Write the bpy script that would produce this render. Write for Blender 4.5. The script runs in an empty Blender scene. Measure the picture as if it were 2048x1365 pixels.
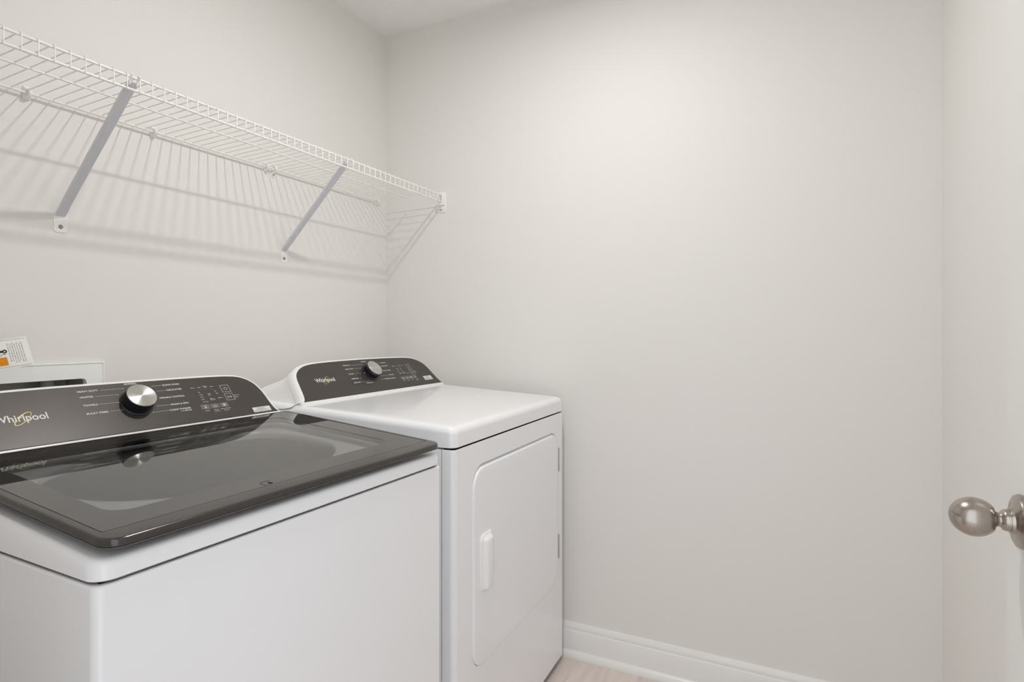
import bpy, bmesh, math, random
from mathutils import Vector, Matrix
random.seed(7)
S = bpy.context.scene
COL = S.collection
sin, cos, pi = math.sin, math.cos, math.pi
rad = math.radians

# ------------------------------------------------------------------ camera
CAM_H = 1.15
YAW = math.atan(576 / 1164.0)
cd = bpy.data.cameras.new('camera')
cd.sensor_width = 36.0
cd.lens = 36.0 * 1164.0 / 2048.0
cd.shift_y = -18.5 / 2048.0
cd.clip_start = 0.02
cam = bpy.data.objects.new('camera', cd)
COL.objects.link(cam)
cam.location = (0, 0, CAM_H)
cam.rotation_euler = (pi / 2, 0, YAW - pi / 2)
S.camera = cam

# ------------------------------------------------------------------ world / exposure
wd = bpy.data.worlds.new('world')
S.world = wd
wd.use_nodes = True
bg = wd.node_tree.nodes['Background']
bg.inputs['Color'].default_value = (0.90, 0.945, 1.0, 1)
bg.inputs['Strength'].default_value = 1.80
S.view_settings.view_transform = 'Standard'
S.view_settings.look = 'None'
S.view_settings.exposure = -0.12
S.view_settings.gamma = 1.0
S.view_settings.use_curve_mapping = False
try:
    S.cycles.diffuse_bounces = 12
    S.cycles.max_bounces = 16
except Exception:
    pass

LAMP = (1.12, 0.58)
LAMP_R = 0.034
LAMP_STRENGTH = 915.0
ROOM_H = 2.387
XR, YB, YF, XL = 1.956, 1.559, -0.35, 0.12


# ------------------------------------------------------------------ materials
def lin(c):
    c = c / 255.0
    return c / 12.92 if c <= 0.04045 else ((c + 0.055) / 1.055) ** 2.4


def rgb(r, g, b):
    return (lin(r), lin(g), lin(b), 1.0)


def mat(name, col, rough=0.5, metal=0.0, spec=0.5, coat=0.0, coat_rough=0.03, bump=None, var=0.0, vscale=8.0):
    m = bpy.data.materials.new(name)
    m.use_nodes = True
    nt = m.node_tree
    b = nt.nodes['Principled BSDF']
    b.inputs['Base Color'].default_value = col
    b.inputs['Roughness'].default_value = rough
    b.inputs['Metallic'].default_value = metal
    b.inputs['Specular IOR Level'].default_value = spec
    b.inputs['Coat Weight'].default_value = coat
    b.inputs['Coat Roughness'].default_value = coat_rough
    tc = nt.nodes.new('ShaderNodeTexCoord')
    if var > 0:
        n = nt.nodes.new('ShaderNodeTexNoise')
        n.inputs['Scale'].default_value = vscale
        n.inputs['Detail'].default_value = 4
        nt.links.new(tc.outputs['Object'], n.inputs['Vector'])
        mx = nt.nodes.new('ShaderNodeMix')
        mx.data_type = 'RGBA'
        mx.inputs['A'].default_value = tuple(max(0, c * (1 - var)) for c in col[:3]) + (1,)
        mx.inputs['B'].default_value = tuple(min(1, c * (1 + var)) for c in col[:3]) + (1,)
        nt.links.new(n.outputs['Fac'], mx.inputs['Factor'])
        nt.links.new(mx.outputs['Result'], b.inputs['Base Color'])
    if bump:
        sc, st, dist = bump
        n = nt.nodes.new('ShaderNodeTexNoise')
        n.inputs['Scale'].default_value = sc
        n.inputs['Detail'].default_value = 3
        nt.links.new(tc.outputs['Object'], n.inputs['Vector'])
        bp = nt.nodes.new('ShaderNodeBump')
        bp.inputs['Strength'].default_value = st
        bp.inputs['Distance'].default_value = dist
        nt.links.new(n.outputs['Fac'], bp.inputs['Height'])
        nt.links.new(bp.outputs['Normal'], b.inputs['Normal'])
    return m


M = {}
M['wall'] = mat('wall_paint', rgb(231, 229, 226), 0.55, spec=0.3, bump=(260, 0.08, 0.0006), var=0.006, vscale=1.5)
M['ceiling'] = mat('ceiling_paint', rgb(240, 239, 237), 0.9, spec=0.1, bump=(320, 0.15, 0.0008))
M['trim'] = mat('trim_paint', rgb(236, 236, 234), 0.28, spec=0.5)
M['door'] = mat('door_paint', rgb(226, 226, 223), 0.35, spec=0.5, bump=(120, 0.04, 0.0005))
M['enamel'] = mat('white_enamel', rgb(244, 245, 248), 0.22, spec=0.5, coat=0.35, bump=(420, 0.02, 0.0002))
M['plastic'] = mat('white_plastic', rgb(243, 243, 242), 0.3, spec=0.5)
M['gap'] = mat('dark_gap', rgb(40, 40, 42), 0.8, spec=0.1)
M['panel'] = mat('dark_console', rgb(72, 67, 63), 0.36, metal=0.3, spec=0.5, var=0.10, vscale=140)
M['lid'] = mat('dark_lid_frame', rgb(42, 38, 36), 0.17, metal=0.1, spec=1.0)
M['glassborder'] = mat('dark_glass_border', rgb(16, 15, 14), 0.02, spec=1.0)
M['glassborder'].node_tree.nodes['Principled BSDF'].inputs['IOR'].default_value = 1.62
M['black'] = mat('black_plastic', rgb(26, 27, 36), 0.16, spec=0.5)
M['wire'] = mat('white_vinyl_wire', rgb(240, 239, 236), 0.32, spec=0.5)
M['bracket'] = mat('white_bracket', rgb(214, 214, 220), 0.35, spec=0.5)
M['screw'] = mat('zinc_screw', rgb(150, 150, 148), 0.35, metal=0.9)
M['nickel'] = mat('satin_nickel', rgb(176, 168, 160), 0.24, metal=1.0, var=0.03, vscale=30)
M['print'] = mat('white_print', rgb(226, 226, 222), 0.5, spec=0.3)
M['gold'] = mat('gold_print', rgb(214, 190, 112), 0.35, metal=0.3)
M['pad'] = mat('grey_touch_pad', rgb(112, 109, 106), 0.4, spec=0.4)
M['track'] = mat('track_grey', rgb(92, 88, 84), 0.4, spec=0.4)
M['sticker'] = mat('sticker_paper', rgb(226, 226, 222), 0.6, spec=0.2)
M['ink'] = mat('ink_grey', rgb(150, 150, 148), 0.7, spec=0.1)
M['inkblack'] = mat('ink_black', rgb(52, 50, 50), 0.7, spec=0.1)
M['orange'] = mat('orange_ink', rgb(222, 140, 38), 0.6, spec=0.2, var=0.12, vscale=90)
M['paper'] = mat('tag_paper', rgb(238, 237, 235), 0.5, spec=0.3)
M['boxplastic'] = mat('box_plastic', rgb(244, 245, 245), 0.3, spec=0.4)
M['boxinside'] = mat('box_inside', rgb(150, 148, 140), 0.5, spec=0.3)
M['brass'] = mat('valve_brass', rgb(150, 120, 80), 0.35, metal=0.9)
M['red'] = mat('red_handle', rgb(150, 50, 44), 0.45)
M['blue'] = mat('blue_handle', rgb(52, 78, 150), 0.45)
M['tub'] = mat('tub_steel', rgb(112, 108, 100), 0.45, metal=0.3)
M['cord'] = mat('cord_grey', rgb(120, 120, 120), 0.6)
M['hinge'] = mat('hinge_metal', rgb(190, 190, 190), 0.3, metal=0.9)
M['lampbase'] = mat('porcelain', rgb(236, 236, 234), 0.25)


def brushed():
    m = bpy.data.materials.new('spun_aluminium')
    m.use_nodes = True
    nt = m.node_tree
    b = nt.nodes['Principled BSDF']
    b.inputs['Base Color'].default_value = rgb(205, 205, 200)
    b.inputs['Metallic'].default_value = 1.0
    b.inputs['Roughness'].default_value = 0.3
    b.inputs['Anisotropic'].default_value = 0.9
    b.inputs['Anisotropic Rotation'].default_value = 0.25
    t = nt.nodes.new('ShaderNodeTangent')
    t.direction_type = 'RADIAL'
    t.axis = 'Z'
    nt.links.new(t.outputs['Tangent'], b.inputs['Tangent'])
    return m


M['spun'] = brushed()


def glass_pane():
    m = bpy.data.materials.new('tinted_lid_glass')
    m.use_nodes = True
    nt = m.node_tree
    for n in list(nt.nodes):
        nt.nodes.remove(n)
    out = nt.nodes.new('ShaderNodeOutputMaterial')
    tr = nt.nodes.new('ShaderNodeBsdfTransparent')
    tr.inputs['Color'].default_value = (0.62, 0.63, 0.62, 1)
    gl = nt.nodes.new('ShaderNodeBsdfGlossy')
    gl.inputs['Roughness'].default_value = 0.03
    gl.inputs['Color'].default_value = (1, 1, 1, 1)
    fr = nt.nodes.new('ShaderNodeFresnel')
    fr.inputs['IOR'].default_value = 1.80
    mx = nt.nodes.new('ShaderNodeMixShader')
    nt.links.new(fr.outputs['Fac'], mx.inputs['Fac'])
    nt.links.new(tr.outputs['BSDF'], mx.inputs[1])
    nt.links.new(gl.outputs['BSDF'], mx.inputs[2])
    nt.links.new(mx.outputs['Shader'], out.inputs['Surface'])
    return m


M['glass'] = glass_pane()


def bulb_mat():
    m = bpy.data.materials.new('lit_bulb')
    m.use_nodes = True
    nt = m.node_tree
    for n in list(nt.nodes):
        nt.nodes.remove(n)
    out = nt.nodes.new('ShaderNodeOutputMaterial')
    em = nt.nodes.new('ShaderNodeEmission')
    em.inputs['Color'].default_value = (1.0, 0.99, 0.97, 1)
    em.inputs['Strength'].default_value = LAMP_STRENGTH
    nt.links.new(em.outputs['Emission'], out.inputs['Surface'])
    return m


M['bulb'] = bulb_mat()


def floor_mat():
    m = bpy.data.materials.new('plank_tile')
    m.use_nodes = True
    nt = m.node_tree
    b = nt.nodes['Principled BSDF']
    b.inputs['Roughness'].default_value = 0.42
    b.inputs['Specular IOR Level'].default_value = 0.35
    tc = nt.nodes.new('ShaderNodeTexCoord')
    mp = nt.nodes.new('ShaderNodeMapping')
    mp.inputs['Location'].default_value = (0.78, -0.0895, 0)
    br = nt.nodes.new('ShaderNodeTexBrick')
    br.offset = 0.37
    br.inputs['Color1'].default_value = rgb(220, 209, 203)
    br.inputs['Color2'].default_value = rgb(228, 217, 211)
    br.inputs['Mortar'].default_value = rgb(232, 223, 219)
    br.inputs['Scale'].default_value = 1.0
    br.inputs['Mortar Size'].default_value = 0.004
    br.inputs['Mortar Smooth'].default_value = 0.2
    br.inputs['Brick Width'].default_value = 1.2
    br.inputs['Row Height'].default_value = 0.1985
    nt.links.new(tc.outputs['Object'], mp.inputs['Vector'])
    nt.links.new(mp.outputs['Vector'], br.inputs['Vector'])
    mp2 = nt.nodes.new('ShaderNodeMapping')
    mp2.inputs['Scale'].default_value = (2.2, 22, 1)
    nz = nt.nodes.new('ShaderNodeTexNoise')
    nz.inputs['Scale'].default_value = 2.0
    nz.inputs['Detail'].default_value = 6
    nt.links.new(tc.outputs['Object'], mp2.inputs['Vector'])
    nt.links.new(mp2.outputs['Vector'], nz.inputs['Vector'])
    cr = nt.nodes.new('ShaderNodeValToRGB')
    cr.color_ramp.elements[0].position = 0.3
    cr.color_ramp.elements[0].color = (0.86, 0.85, 0.84, 1)
    cr.color_ramp.elements[1].position = 0.7
    cr.color_ramp.elements[1].color = (1.03, 1.02, 1.01, 1)
    nt.links.new(nz.outputs['Fac'], cr.inputs['Fac'])
    mx = nt.nodes.new('ShaderNodeMix')
    mx.data_type = 'RGBA'
    mx.blend_type = 'MULTIPLY'
    mx.inputs['Factor'].default_value = 1.0
    nt.links.new(br.outputs['Color'], mx.inputs['A'])
    nt.links.new(cr.outputs['Color'], mx.inputs['B'])
    nt.links.new(mx.outputs['Result'], b.inputs['Base Color'])
    bp = nt.nodes.new('ShaderNodeBump')
    bp.inputs['Strength'].default_value = 0.25
    bp.inputs['Distance'].default_value = 0.001
    bp.invert = True
    nt.links.new(br.outputs['Fac'], bp.inputs['Height'])
    nt.links.new(bp.outputs['Normal'], b.inputs['Normal'])
    return m


M['floor'] = floor_mat()


# ------------------------------------------------------------------ mesh helpers
def add_obj(name, bm, m, parent=None, smooth=None, wn=False):
    bmesh.ops.recalc_face_normals(bm, faces=bm.faces[:])
    me = bpy.data.meshes.new(name)
    bm.to_mesh(me)
    bm.free()
    me.materials.append(m)
    if smooth is not None:
        for p in me.polygons:
            p.use_smooth = True
        me.set_sharp_from_angle(angle=rad(smooth))
    o = bpy.data.objects.new(name, me)
    COL.objects.link(o)
    if parent is not None:
        o.parent = parent
    if wn:
        w = o.modifiers.new('weighted_normal', 'WEIGHTED_NORMAL')
        w.keep_sharp = True
        w.weight = 80
    return o


def thing(name, label, cat, loc=(0, 0, 0), rz=0.0, group=None):
    o = bpy.data.objects.new(name, None)
    COL.objects.link(o)
    o.location = loc
    o.rotation_euler = (0, 0, rz)
    o.empty_display_size = 0.05
    o['label'] = label
    o['category'] = cat
    if group:
        o['group'] = group
    return o


def tag(o, label, cat, group=None):
    o['label'] = label
    o['category'] = cat
    if group:
        o['group'] = group
    return o


def struct(o):
    o['kind'] = 'structure'
    return o


def box(bm, x0, x1, y0, y1, z0, z1, bev=0.0, seg=2, mtx=None):
    t = bmesh.new()
    r = bmesh.ops.create_cube(t, size=1.0)
    for v in t.verts:
        v.co = Vector((x0 + (v.co.x + .5) * (x1 - x0), y0 + (v.co.y + .5) * (y1 - y0), z0 + (v.co.z + .5) * (z1 - z0)))
    if bev > 0:
        bmesh.ops.bevel(t, geom=t.edges[:], offset=bev, segments=seg, affect='EDGES', profile=0.5)
    merge(bm, t, mtx)


def merge(bm, t, mtx=None):
    if mtx is not None:
        bmesh.ops.transform(t, matrix=mtx, verts=t.verts[:])
    mp = {}
    for v in t.verts:
        mp[v] = bm.verts.new(v.co)
    for f in t.faces:
        try:
            bm.faces.new([mp[v] for v in f.verts])
        except ValueError:
            pass
    t.free()


def tube(bm, pts, r, seg=8, cap=True):
    pts = [Vector(p) for p in pts]
    rings = []
    n = len(pts)
    up = None
    for i, p in enumerate(pts):
        if i == 0:
            d = pts[1] - pts[0]
        elif i == n - 1:
            d = pts[-1] - pts[-2]
        else:
            d = (pts[i + 1] - p).normalized() + (p - pts[i - 1]).normalized()
        d.normalize()
        if up is None:
            up = Vector((0, 0, 1)) if abs(d.z) < 0.9 else Vector((1, 0, 0))
        a = d.cross(up)
        if a.length < 1e-5:
            a = d.cross(Vector((0, 1, 0)))
        a.normalize()
        b = a.cross(d).normalized()
        up = b
        rr = r[i] if isinstance(r, (list, tuple)) else r
        rings.append([bm.verts.new(p + a * (rr * cos(2 * pi * k / seg)) + b * (rr * sin(2 * pi * k / seg))) for k in range(seg)])
    for i in range(n - 1):
        for k in range(seg):
            bm.faces.new((rings[i][k], rings[i][(k + 1) % seg], rings[i + 1][(k + 1) % seg], rings[i + 1][k]))
    if cap:
        bm.faces.new(rings[0][::-1])
        bm.faces.new(rings[-1])


def lathe(bm, prof, seg=48, mtx=None, cap0=True, cap1=True):
    t = bmesh.new()
    rings = []
    for (r, z) in prof:
        if r < 1e-6:
            rings.append([t.verts.new((0, 0, z))])
        else:
            rings.append([t.verts.new((r * cos(2 * pi * k / seg), r * sin(2 * pi * k / seg), z)) for k in range(seg)])
    for a, b in zip(rings, rings[1:]):
        for k in range(seg):
            q = (k + 1) % seg
            if len(a) == 1 and len(b) == 1:
                continue
            if len(a) == 1:
                t.faces.new((a[0], b[k], b[q]))
            elif len(b) == 1:
                t.faces.new((a[k], a[q], b[0]))
            else:
                t.faces.new((a[k], a[q], b[q], b[k]))
    if cap0 and len(rings[0]) > 1:
        t.faces.new(rings[0][::-1])
    if cap1 and len(rings[-1]) > 1:
        t.faces.new(rings[-1])
    merge(bm, t, mtx)


def rrect(x0, x1, y0, y1, r, seg=8):
    if not isinstance(r, (list, tuple)):
        r = [r] * 4
    pts = []
    cs = [(x1, y0, -1, 1, -90), (x1, y1, -1, -1, 0), (x0, y1, 1, -1, 90), (x0, y0, 1, 1, 180)]
    for (cx, cy, sx, sy, a0), rr in zip(cs, r):
        for k in range(seg + 1):
            a = rad(a0 + 90.0 * k / seg)
            pts.append((cx + sx * rr + rr * cos(a), cy + sy * rr + rr * sin(a)))
    return pts


def densify(P, step=0.02):
    out = []
    n = len(P)
    for i in range(n):
        a, b = P[i], P[(i + 1) % n]
        out.append(a)
        l = math.hypot(b[0] - a[0], b[1] - a[1])
        m = DENS.get(i)
        if m is None:
            m = int(l / step)
            DENS[i] = m
        for k in range(1, m + 1):
            t = k / (m + 1)
            out.append((a[0] + (b[0] - a[0]) * t, a[1] + (b[1] - a[1]) * t))
    return out


DENS = {}


def loft(bm, rings, cap0=False, cap1=False):
    R = [[bm.verts.new(p) for p in ring] for ring in rings]
    n = len(R[0])
    for a, b in zip(R, R[1:]):
        for k in range(n):
            q = (k + 1) % n
            bm.faces.new((a[k], a[q], b[q], b[k]))
    if cap0:
        bm.faces.new(R[0][::-1])
    if cap1:
        bm.faces.new(R[-1])
    return R


def prism(bm, pts2, f0, f1, bev=0.0):
    """closed 2d outline lofted between two mapping functions"""
    loft(bm, [[f0(*p) for p in pts2], [f1(*p) for p in pts2]], True, True)


def plate_with_hole(bm, outer, inner, fz):
    """flat ring between two loops with the same number of points"""
    a = [bm.verts.new(fz(*p)) for p in outer]
    b = [bm.verts.new(fz(*p)) for p in inner]
    n = len(a)
    for k in range(n):
        q = (k + 1) % n
        bm.faces.new((a[k], a[q], b[q], b[k]))
    return a, b


# text -> flat polygons placed by a mapping (s, h) -> 3d
FONT = bpy.data.fonts.load('<builtin>') if '<builtin>' in bpy.data.fonts else None


def text_mesh(s, bold=0.0):
    cu = bpy.data.curves.new('lettering', 'FONT')
    cu.body = s
    cu.size = 1.0
    cu.offset = bold
    cu.resolution_u = 3
    cu.fill_mode = 'BOTH'
    ob = bpy.data.objects.new('lettering_source', cu)
    COL.objects.link(ob)
    dg = bpy.context.evaluated_depsgraph_get()
    me = bpy.data.meshes.new_from_object(ob.evaluated_get(dg))
    vs = [(v.co.x, v.co.y) for v in me.vertices]
    fs = [tuple(p.vertices) for p in me.polygons]
    bpy.data.objects.remove(ob)
    bpy.data.curves.remove(cu)
    bpy.data.meshes.remove(me)
    return vs, fs


def put_text(bm, s, s0, s1, h, hh, mp, bold=0.02, base_desc=False):
    """fit the word between s0 and s1, baseline h, capital height hh"""
    vs, fs = text_mesh(s, bold)
    if not vs:
        return
    xs = [v[0] for v in vs]
    x0, x1 = min(xs), max(xs)
    cap = 0.70
    k = (s1 - s0) / (x1 - x0)
    V = [bm.verts.new(mp(s0 + (x - x0) * k, h + y / cap * hh)) for x, y in vs]
    for f in fs:
        try:
            bm.faces.new([V[i] for i in f])
        except ValueError:
            pass


def bar(bm, s0, s1, h0, h1, mp):
    bm.faces.new([bm.verts.new(mp(*p)) for p in ((s0, h0), (s1, h0), (s1, h1), (s0, h1))])


def frame_rect(bm, s0, s1, h0, h1, w, mp):
    bar(bm, s0, s1, h0, h0 + w, mp)
    bar(bm, s0, s1, h1 - w, h1, mp)
    bar(bm, s0, s0 + w, h0 + w, h1 - w, mp)
    bar(bm, s1 - w, s1, h0 + w, h1 - w, mp)


def disc(bm, s, h, r, mp, seg=14):
    bm.faces.new([bm.verts.new(mp(s + r * cos(2 * pi * k / seg), h + r * sin(2 * pi * k / seg))) for k in range(seg)])


def arc_band(bm, s, h, ra, rb, a0, a1, w, mp, rot=0.0, seg=36, taper=False):
    P = []
    for k in range(seg + 1):
        a = rad(a0 + (a1 - a0) * k / seg)
        ww = w * (0.45 + 0.9 * abs(sin(a * 0.5 + 0.6))) if taper else w
        for q in (0, 1):
            x = (ra + (ww if q else 0)) * cos(a)
            y = (rb + (ww if q else 0)) * sin(a)
            P.append(bm.verts.new(mp(s + x * cos(rot) - y * sin(rot), h + x * sin(rot) + y * cos(rot))))
    for k in range(seg):
        bm.faces.new((P[2 * k], P[2 * k + 1], P[2 * k + 3], P[2 * k + 2]))


# ------------------------------------------------------------------ room shell
T = 0.12
bm = bmesh.new()
box(bm, XL - 1.4, XR + T, YF - T, YB + T, -0.05, 0.0)
struct(add_obj('floor', bm, M['floor']))
bm = bmesh.new()
box(bm, XL - T, XR + T, YF - T, YB + T, ROOM_H, ROOM_H + 0.08)
struct(add_obj('ceiling', bm, M['ceiling']))
bm = bmesh.new()
box(bm, XR, XR + T, YF - T, YB + T, 0, ROOM_H)
struct(add_obj('wall_right', bm, M['wall']))
bm = bmesh.new()
box(bm, XL - T, XR, YF - T, YF, 0, ROOM_H)
struct(add_obj('wall_front', bm, M['wall']))

# back wall with the opening for the washer outlet box
BX0, BX1, BZ0, BZ1 = 0.440, 0.812, 0.885, 1.040
bm = bmesh.new()
box(bm, XL - T, BX0, YB, YB + T, 0, ROOM_H)
box(bm, BX1, XR, YB, YB + T, 0, ROOM_H)
box(bm, BX0, BX1, YB, YB + T, 0, BZ0)
box(bm, BX0, BX1, YB, YB + T, BZ1, ROOM_H)
bmesh.ops.remove_doubles(bm, verts=bm.verts[:], dist=1e-5)
struct(add_obj('wall_back', bm, M['wall']))

# left wall with the doorway the photograph is taken from
DY0, DY1, DZ = -0.305, 0.50, 2.05
bm = bmesh.new()
box(bm, XL - T, XL, YF, DY0, 0, ROOM_H)
box(bm, XL - T, XL, DY1, YB, 0, ROOM_H)
box(bm, XL - T, XL, DY0, DY1, DZ, ROOM_H)
bmesh.ops.remove_doubles(bm, verts=bm.verts[:], dist=1e-5)
struct(add_obj('wall_left', bm, M['wall']))


def baseboard(name, p0, p1, inward):
    """profile swept between two floor points; inward = unit vector into the room"""
    prof = [(0.000, 0.000), (0.028, 0.000), (0.028, 0.006), (0.0265, 0.012), (0.023, 0.017), (0.0185, 0.021), (0.0135, 0.0235),
            (0.0135, 0.088), (0.0125, 0.0905), (0.010, 0.092), (0.0095, 0.095), (0.0105, 0.098), (0.0095, 0.104),
            (0.0070, 0.110), (0.0050, 0.1150), (0.000, 0.116)]
    bm = bmesh.new()
    p0, p1, n = Vector(p0), Vector(p1), Vector(inward)
    rings = [[tuple(p + n * a + Vector((0, 0, b))) for a, b in prof] for p in (p0, p1)]
    loft(bm, rings, True, True)
    return struct(add_obj(name, bm, M['trim'], smooth=35))


baseboard('baseboard_right', (XR, YF, 0), (XR, YB, 0), (-1, 0, 0))
baseboard('baseboard_back', (XL, YB, 0), (XR - 0.03, YB, 0), (0, -1, 0))
baseboard('baseboard_front', (XL + 0.03, YF, 0), (XR - 0.03, YF, 0), (0, 1, 0))

# ------------------------------------------------------------------ ceiling bulb
lamp = thing('ceiling_lamp', 'small round flush downlight with a white trim ring on the ceiling', 'ceiling lamp', (LAMP[0], LAMP[1], ROOM_H))
bm = bmesh.new()
q = LAMP_R
lathe(bm, [(q, -0.003), (q + 0.003, -0.006), (q + 0.022, -0.008), (q + 0.036, -0.006), (q + 0.040, 0.0), (q, 0.0), (q, -0.003)], 56, cap0=False, cap1=False)
add_obj('trim_ring', bm, M['lampbase'], lamp, smooth=40)
bm = bmesh.new()
bm.faces.new([bm.verts.new((q * cos(2 * pi * k / 48), q * sin(2 * pi * k / 48), -0.0035)) for k in range(48)][::-1])
me = bpy.data.meshes.new('diffuser')
bm.to_mesh(me)
bm.free()
me.materials.append(M['bulb'])
o = bpy.data.objects.new('diffuser', me)
COL.objects.link(o)
o.parent = lamp

# ------------------------------------------------------------------ door on the right, opened into the room
DX0, DX1 = 0.215, 0.999
door = bpy.data.objects.new('door_1', None)
COL.objects.link(door)
door.location = (DX0, -0.25, 0)
struct(door)
bm = bmesh.new()
W = DX1 - DX0
panels = [(0.12, W - 0.12, 0.25, 0.86), (0.12, W - 0.12, 1.06, 1.88)]
box(bm, 0, W, -0.035, -0.006, 0.012, 2.03, bev=0.001, seg=1)
xs = [0, 0.12, W - 0.12, W]
zs = [0.012, 0.25, 0.86, 1.06, 1.88, 2.03]
for i in range(3):
    for j in range(5):
        if i == 1 and j in (1, 3):
            continue
        box(bm, xs[i], xs[i + 1], -0.006, 0.0, zs[j], zs[j + 1])
add_obj('door_slab', bm, M['door'], door)
for (a, b, c, d) in panels:
    bm = bmesh.new()
    rr = lambda e, y: [(x, y, z) for x, z in rrect(a + e, b - e, c + e, d - e, 0.001, 1)]
    loft(bm, [rr(0.0, 0.0), rr(0.008, -0.006), rr(0.022, -0.0055), rr(0.045, -0.001), rr(0.047, -0.001)], False, True)
    add_obj('raised_panel', bm, M['door'], door, smooth=20)
KX, KZ = 0.935 - DX0, 0.912
kt = Matrix.Translation((KX, 0, KZ)) @ Matrix.Rotation(-pi / 2, 4, 'X')
bm = bmesh.new()
lathe(bm, [(0.0, 0.0), (0.0335, 0.0), (0.0338, 0.003), (0.032, 0.0068), (0.0285, 0.0085), (0.019, 0.0095), (0.0165, 0.011), (0.0155, 0.014), (0.0, 0.014)], 56, kt)
ro = add_obj('knob_rosette', bm, M['nickel'], door, smooth=35)
bm = bmesh.new()
prof = [(0.0138, 0.0135), (0.0135, 0.018), (0.0125, 0.0205), (0.0095, 0.0225), (0.0088, 0.0245), (0.0092, 0.0268), (0.0125, 0.030)]
for k in range(0, 19):
    a = rad(-48 + 138 * k / 18)
    prof.append((0.0246 * cos(a) if k < 18 else 0.0, 0.0500 + 0.0262 * sin(a)))
lathe(bm, prof, 56, kt)
kb = add_obj('door_knob', bm, M['nickel'], door, smooth=50)
kb['label'] = 'egg shaped satin nickel door knob'
for hz in (0.25, 1.05, 1.82):
    bm = bmesh.new()
    tube(bm, [(-0.004, 0.005, hz - 0.045), (-0.004, 0.005, hz + 0.045)], 0.0055, 12)
    box(bm, 0.0, 0.004, -0.030, 0.001, hz - 0.044, hz + 0.044)
    add_obj('door_hinge', bm, M['nickel'], door, smooth=40)

# ------------------------------------------------------------------ wire shelf
sh = thing('wire_shelf', 'long white vinyl coated wire shelf high on the wall above the washer and dryer', 'shelf', (0.125, YB, 1.684))
SX0 = 0.125


def L(x, y, z):
    return (x - SX0, y - YB, z - 1.684)


RX = 1.934
for nm, y, z, r, x1 in (('shelf_rail', 1.5475, 1.684, 0.0028, 1.903), ('shelf_rail', 1.398, 1.6832, 0.0022, 1.905),
                        ('shelf_rail', 1.270, 1.6905, 0.0028, RX), ('shelf_rail', 1.269, 1.6635, 0.0028, RX)):
    bm = bmesh.new()
    tube(bm, [L(SX0 + 0.002, y, z), L(x1, y, z)], r, 10)
    add_obj(nm, bm, M['wire'], sh, smooth=60)
bm = bmesh.new()
x = 0.1537
while x < 1.912:
    tube(bm, [L(x, 1.551, 1.6885), L(x, 1.276, 1.6955), L(x, 1.2695, 1.6950), L(x, 1.2655, 1.6905), L(x, 1.2655, 1.6605)], 0.00125, 6)
    x += 0.02652
add_obj('cross_wires', bm, M['wire'], sh, smooth=60)
# clips that hold the back rail to the wall
for cx in (0.30, 0.688, 0.972, 1.339, 1.890):
    bm = bmesh.new()
    box(bm, -0.007, 0.007, -0.004, 0.0, -0.013, 0.017, bev=0.0015)
    tube(bm, [(0, -0.010, -0.0085), (0, -0.017, -0.004), (0, -0.0185, 0.001), (0, -0.015, 0.007), (0, -0.009, 0.0085), (0, -0.003, 0.0085)], 0.0042, 8)
    tube(bm, [(0, -0.002, -0.0085), (0, -0.010, -0.0085)], 0.0045, 8)
    tube(bm, [(0.0, -0.002, 0.012), (0.0, -0.007, 0.012)], 0.0052, 10)
    bmesh.ops.translate(bm, verts=bm.verts[:], vec=L(cx, YB, 1.684))
    add_obj('wall_clip', bm, M['plastic'], sh, smooth=45)
bm = bmesh.new()
tube(bm, [(0, -0.003, 0.012), (0, -0.014, 0.009), (0, -0.0185, 0.002), (0, -0.016, -0.005), (0, -0.006, -0.010), (0, -0.001, -0.014)], 0.0038, 8)
box(bm, -0.006, 0.006, -0.003, 0.0, -0.024, 0.014, bev=0.001)
bmesh.ops.translate(bm, verts=bm.verts[:], vec=L(1.370, YB, 1.684))
c = add_obj('wall_loop', bm, M['plastic'], sh, smooth=45)
bm = bmesh.new()
lathe(bm, [(0.0, 0.0), (0.0032, 0.0), (0.0028, 0.0015), (0.0, 0.002)], 12, Matrix.Translation(L(1.370, YB - 0.003, 1.667)) @ Matrix.Rotation(pi / 2, 4, 'X'))
add_obj('loop_screw', bm, M['screw'], c, smooth=40)
# end bracket on the right wall
bm = bmesh.new()
box(bm, L(XR - 0.004, 0, 0)[0], L(XR, 0, 0)[0], 1.259 - YB, 1.298 - YB, 1.626 - 1.684, 1.706 - 1.684, bev=0.0015)
box(bm, L(XR - 0.024, 0, 0)[0], L(XR - 0.003, 0, 0)[0], 1.262 - YB, 1.266 - YB + 0.001, 1.656 - 1.684, 1.702 - 1.684, bev=0.001)
box(bm, L(XR - 0.024, 0, 0)[0], L(XR - 0.003, 0, 0)[0], 1.2745 - YB, 1.2785 - YB, 1.656 - 1.684, 1.702 - 1.684, bev=0.001)
box(bm, L(XR - 0.026, 0, 0)[0], L(XR - 0.003, 0, 0)[0], 1.262 - YB, 1.293 - YB, 1.6515 - 1.684, 1.6585 - 1.684, bev=0.002)
box(bm, L(XR - 0.012, 0, 0)[0], L(XR - 0.003, 0, 0)[0], 1.268 - YB, 1.277 - YB, 1.636 - 1.684, 1.652 - 1.684, bev=0.002)
eb = add_obj('end_bracket', bm, M['plastic'], sh, smooth=40)
for z in (1.6955, 1.6345):
    bm = bmesh.new()
    lathe(bm, [(0.0, 0.0), (0.0030, 0.0), (0.0026, 0.0014), (0.0, 0.0018)], 12,
          Matrix.Translation(L(XR - 0.004, 1.2845, z)) @ Matrix.Rotation(-pi / 2, 4, 'Y'))
    add_obj('end_bracket_screw', bm, M['screw'], eb, smooth=40)


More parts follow.
